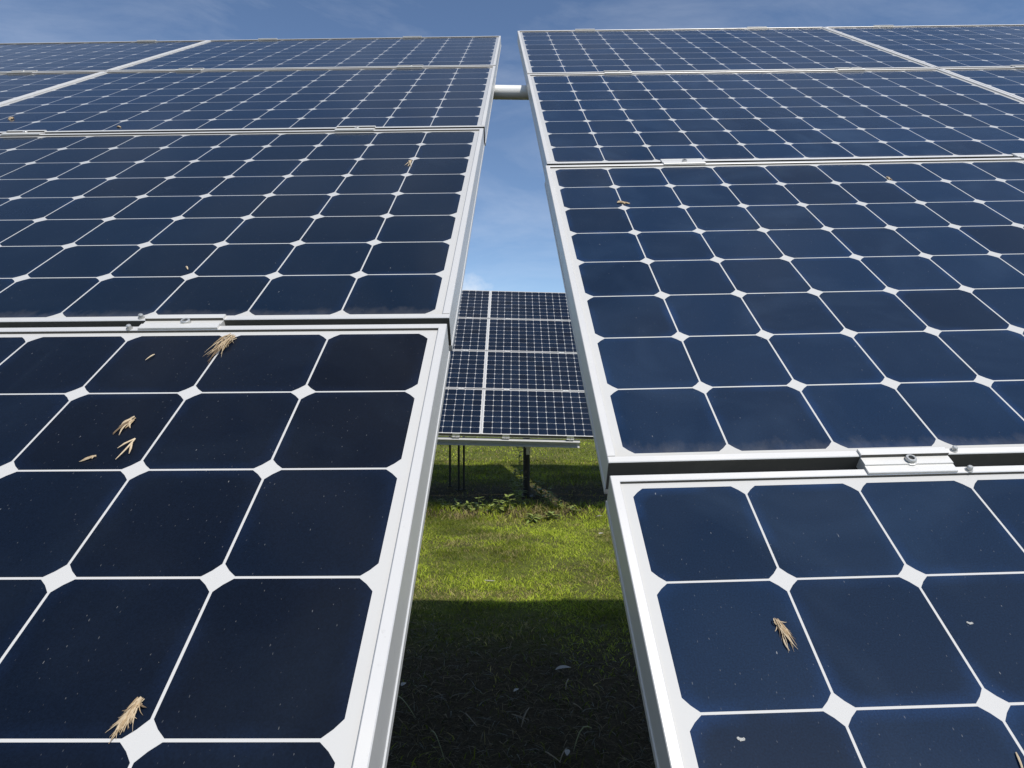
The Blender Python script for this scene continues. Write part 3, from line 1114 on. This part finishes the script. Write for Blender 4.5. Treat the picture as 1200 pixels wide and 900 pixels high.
GREEN = np.array((0.215, 0.285, 0.024))
LIME = np.array((0.365, 0.415, 0.045))
STRAWC = np.array((0.46, 0.38, 0.17))
DEEP = np.array((0.060, 0.095, 0.020))


def tints(x, y, n):
    a = np.clip((fbm(x, y, 1.6, 5) - 0.38) * 3.2, 0, 1)[:, None]
    b = np.clip((fbm(x, y, 2.7, 15) - 0.52) * 4.5, 0, 1)
    c = np.where(rng.random(n)[:, None] < 0.5, GREEN, LIME)
    c = c * (0.50 + 0.45 * a) + LIME * 0.55 * a
    dry = rng.random(n) < (0.07 + 0.60 * b)
    c = np.where(dry[:, None], STRAWC * rng.uniform(0.6, 1.15, (n, 1)), c)
    deep = rng.random(n) < 0.16
    c = np.where(deep[:, None], DEEP, c)
    return c * rng.uniform(0.72, 1.25, (n, 1))


def scatter(n, x0, x1, y0, y1):
    return rng.uniform(x0, x1, n), rng.uniform(y0, y1, n)


sets = []
# mown lawn between the rows
x, y = scatter(150000, -2.3, 2.3, 3.6, 9.2)
keep = rng.random(len(x)) < np.clip(1 - bare(x, y), 0.04, 1) * np.clip(0.10 + 1.5 * (fbm(x, y, 3.1, 40) - 0.12), 0.12, 1)
x, y = x[keep], y[keep]
n = len(x)
h = rng.uniform(0.022, 0.050, n) * (0.35 + 1.4 * fbm(x, y, 3.2, 9))
sets.append(blades(x, y, h, rng.uniform(0.003, 0.0055, n), rng.uniform(0.4, 1.4, n), tints(x, y, n)))
for xa, xb in ((-6.5, -2.3), (2.3, 6.5)):           # the same lawn further along the aisle
    x, y = scatter(30000, xa, xb, 3.6, 9.2)
    keep = rng.random(len(x)) < np.clip(1 - bare(x, y), 0.04, 1)
    x, y = x[keep], y[keep]
    n = len(x)
    sets.append(blades(x, y, rng.uniform(0.025, 0.06, n), rng.uniform(0.006, 0.011, n), rng.uniform(0.4, 1.4, n), tints(x, y, n)))
# unmown fringe along the far array's drip line
x, y = scatter(11000, -3, 3, 8.75, 9.9)
keep = rng.random(len(x)) < 0.35 + 0.8 * (fbm(x, y, 3.0, 70) - 0.35)
x, y = x[keep], y[keep]
n = len(x)
h = rng.uniform(0.04, 0.15, n) * (0.2 + 1.5 * fbm(x, y, 2.6, 19))
sets.append(blades(x, y, h, rng.uniform(0.005, 0.010, n), rng.uniform(0.3, 1.2, n), tints(x, y, n) * 0.95))
# turf under the far array, its tints darkened to deepen the shade
x, y = scatter(26000, -3.4, 3.4, 9.7, 15.2)
keep = rng.random(len(x)) < np.clip(1.0 - bare(x, y), 0.08, 1)
x, y = x[keep], y[keep]
n = len(x)
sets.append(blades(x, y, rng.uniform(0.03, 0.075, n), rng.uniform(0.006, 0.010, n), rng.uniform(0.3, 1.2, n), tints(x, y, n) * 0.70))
# lawn beyond
x, y = scatter(46000, -6, 6, 14.6, 36)
n = len(x)
sets.append(blades(x, y, rng.uniform(0.03, 0.075, n), rng.uniform(0.010, 0.018, n), rng.uniform(0.3, 1.2, n), tints(x, y, n) * 1.02))
# sparse blades in the litter right below the near arrays
x, y = scatter(2600, -1.7, 1.7, 2.4, 4.8)
n = len(x)
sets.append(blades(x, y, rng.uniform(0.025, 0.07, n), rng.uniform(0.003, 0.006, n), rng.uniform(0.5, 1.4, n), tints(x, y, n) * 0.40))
tag(link('grass', grass_mesh('grass', sets)), 'short sunlit grass growing between the panel rows', 'grass', kind='stuff')

# dead clippings and leaf litter matted on the ground
sets = []
x, y = scatter(19000, -1.7, 1.7, 2.3, 5.1)
n = len(x)
c = np.where(rng.random(n)[:, None] < 0.55, np.array((0.085, 0.066, 0.040)), np.array((0.185, 0.150, 0.095)))
c = np.where(rng.random(n)[:, None] < 0.12, np.array((0.19, 0.20, 0.18)), c) * rng.uniform(0.45, 1.2, (n, 1))
s1 = blades(x, y, rng.uniform(0.015, 0.06, n), rng.uniform(0.002, 0.007, n), rng.uniform(1.5, 2.5, n), c)
sets.append(s1)
x, y = scatter(5200, -3, 3, 8.8, 12.0)
n = len(x)
c = np.where(rng.random(n)[:, None] < 0.5, np.array((0.20, 0.145, 0.075)), np.array((0.31, 0.24, 0.13))) * rng.uniform(0.5, 1.2, (n, 1))
sets.append(blades(x, y, rng.uniform(0.02, 0.07, n), rng.uniform(0.005, 0.012, n), rng.uniform(1.3, 2.2, n), c))
tag(link('leaf_litter', grass_mesh('leaf_litter', sets)), 'dead clippings and leaf litter matted on the shaded earth', 'litter', kind='stuff')


# ------------------------------------------------------------------ weeds round the post, stalks and leaves on the ground
def weed(x, y, hgt, nl, seed, label, ll=0.10, lw=0.035):
    r = random.Random(seed)
    root = empty('weed', Matrix.Translation((x, y, gz(x, y))))
    st, lv = MB(), MB()
    tip = Vector((r.uniform(-.2, .2) * hgt, r.uniform(-.2, .2) * hgt, hgt))
    pts = [tip * t + Vector((0.03 * hgt * math.sin(5 * t), 0.03 * hgt * math.cos(4 * t) - .03 * hgt, 0)) for t in (0, .3, .6, 1)]
    st.tube(pts, [0.005, 0.004, 0.003, 0.002], 5)
    for i in range(nl):
        t = r.uniform(0.12, 1.0)
        p = tip * t
        a = i * 2.4 + r.uniform(-.4, .4)
        d = Vector((math.cos(a), math.sin(a), r.uniform(0.15, 0.9)))
        sc = r.uniform(0.6, 1.15) * (1.15 - 0.5 * t)
        lv.leaf(p, d, (-d.x * .5, -d.y * .5, 1), ll * sc, lw * sc, r.uniform(.15, .5))
    link('stem', st.mesh('stem', [M_STEM]), root)
    link('foliage', lv.mesh('foliage', [M_LEAF]), root)
    tag(root, label, 'weed', 'weeds around the thick post')


def at_ground(px, py):
    """ground point under a sight line, from pixel angles measured on the photograph"""
    y = 5.0
    for _ in range(60):
        x = (px - 600) / 767.5 * y
        h = HC - gz(x, y)
        y = 0.5 * y + 0.5 * 767.5 * h / (py - 450)
    return (px - 600) / 767.5 * y, y


weeds = [(603, 592, 0.42, 16, 'tall thin weed standing left of the thick post', .12, .032),
         (599, 600, 0.20, 12, 'low pale weed at the foot of the tall thin weed', .13, .045),
         (612, 596, 0.20, 14, 'bushy weed in front of the thick post', .10, .04),
         (628, 580, 0.20, 14, 'leafy weed just right of the thick post', .10, .04),
         (634, 587, 0.24, 14, 'taller leafy weed right of the thick post in the sun streak', .10, .045),
         (646, 594, 0.16, 12, 'weed at the near end of the sun streak', .10, .04),
         (655, 598, 0.12, 10, 'low weed near the right end of the sun streak', .09, .04),
         (560, 598, 0.15, 12, 'weed at the shadow edge left of the thick post', .10, .04),
         (575, 602, 0.10, 10, 'low weed at the shadow edge between tall weed and left frame', .09, .04),
         (536, 598, 0.12, 10, 'low weed at the shadow edge below the thin posts', .09, .035),
         (518, 596, 0.12, 10, 'low weed at the shadow edge beside the near left frame', .09, .035),
         (625, 612, 0.07, 16, 'flat broad-leaved weed in the turf below the thick post', .12, .04),
         (645, 609, 0.08, 14, 'spreading green weed in the turf right of the broad-leaved one', .12, .04),
         (672, 603, 0.09, 10, 'small weed among pale scraps beside the near right frame', .09, .035)]
weeds += [(611, 587, 0.70, 34, 'tall leafy weed climbing up the left side of the thick post', .09, .04),
          (607, 590, 0.45, 26, 'bushy weed crowding the foot of the thick post on its left', .10, .045),
          (641, 590, 0.20, 18, 'weed on the lit ridge between two others right of the post', .09, .04),
          (585, 603, 0.16, 16, 'weed on the shadow edge just left of the tall thin weed', .09, .04),
          (548, 601, 0.13, 14, 'weed on the shadow edge below the rightmost thin post', .08, .035)]
for i, (px, py, hg, nl, lab, ll, lw) in enumerate(weeds):
    x, y = at_ground(px, py)
    weed(x, y, hg * 1.25, int(nl * 1.5), 30 + i, lab, ll * 1.25, lw * 1.3)


def stalk(pa, pb, th, label, mat=None, lift=0.006):
    a, b_ = at_ground(*pa), at_ground(*pb)
    A = Vector((a[0], a[1], gz(*a) + 0.022))
    B = Vector((b_[0], b_[1], gz(*b_) + 0.022))
    b = MB()
    pts = []
    side = (B - A).cross(Vector((0, 0, 1))) * 0.025
    for k in range(6):
        t = k / 5
        pts.append(A.lerp(B, t) + side * math.sin(math.pi * t) + Vector((0, 0, lift * math.sin(math.pi * t))) - A)
    b.tube(pts, [th, th * 1.1, th, th * .9, th * .8, th * .5], 6)
    tag(link('dry_stalk', b.mesh('dry_stalk', [mat or M_STRAW2]), None, Matrix.Translation(A)), label, 'stalk', 'dry stalks on the ground')


stalk((568, 683), (580, 683.5), 0.006, 'short pale stalk lying on the sunlit lawn', M_LEAF_PALE, 0.0)
stalk((546, 841), (559, 856), 0.0024, 'curved dry stalk on the dark litter left of the crossed pair')
stalk((620, 834), (611, 857), 0.0024, 'upright one of two crossed dry stalks on the dark litter')
stalk((600, 842), (620, 849), 0.0024, 'flat one of two crossed dry stalks on the dark litter')
stalk((672, 829), (682, 836), 0.0026, 'short dry stalk on the dark litter right of the crossed pair')
stalk((666, 800), (663, 813), 0.003, 'thin dry stalk standing just below the pale fallen leaf')
stalk((464, 819), (487, 846), 0.0026, 'long green-brown stalk beside the near left frame', M_STEM, 0.03)
stalk((505, 862), (521, 896), 0.0026, 'bent green stalk at the bottom of the gap', M_STEM, 0.05)
stalk((639, 886), (657, 899), 0.0028, 'long dry stalk at the bottom edge, left of the upright one')
stalk((664, 882), (656, 899), 0.0028, 'dry stalk leaning upright at the bottom edge')
stalk((693, 858), (672, 886), 0.003, 'thin green stalk low in the gap near the right frame', M_STEM, 0.05)


def ground_leaf(px, py, L, w, yaw, label, tilt=0.25):
    x, y = at_ground(px, py)
    b = MB()
    b.leaf((-L / 2, 0, 0.0), (1, 0, tilt), (0, 0, 1), L, w, 0.25)
    tag(link('fallen_leaf', b.mesh('fallen_leaf', [M_LEAF_PALE]), None, Matrix.Translation((x, y, gz(x, y) + 0.045)) @ Matrix.Rotation(yaw, 4, 'Z')),
        label, 'leaf', 'pale leaves on the ground')


ground_leaf(660, 792, 0.10, 0.040, 0.3, 'pale pointed leaf lying on the shaded ground')
ground_leaf(705, 630, 0.075, 0.05, 0.5, 'pale scrap of leaf on the sunlit lawn near the right frame')
ground_leaf(714, 622, 0.05, 0.03, -0.8, 'small white leaf just above the pale scrap near the right frame')
ground_leaf(703, 609, 0.09, 0.04, 0.2, 'flat whitish leaf beside the right frame by the far shadow')
ground_leaf(473, 811, 0.045, 0.03, 1.2, 'small bluish leaf beside the left frame in the shade')
ground_leaf(605, 818, 0.045, 0.022, 0.9, 'small pale leaf in the middle of the shaded litter')
ground_leaf(665, 893, 0.05, 0.025, 1.4, 'pale leaf bit at the bottom among the stalks')

bpy.context.view_layer.update()
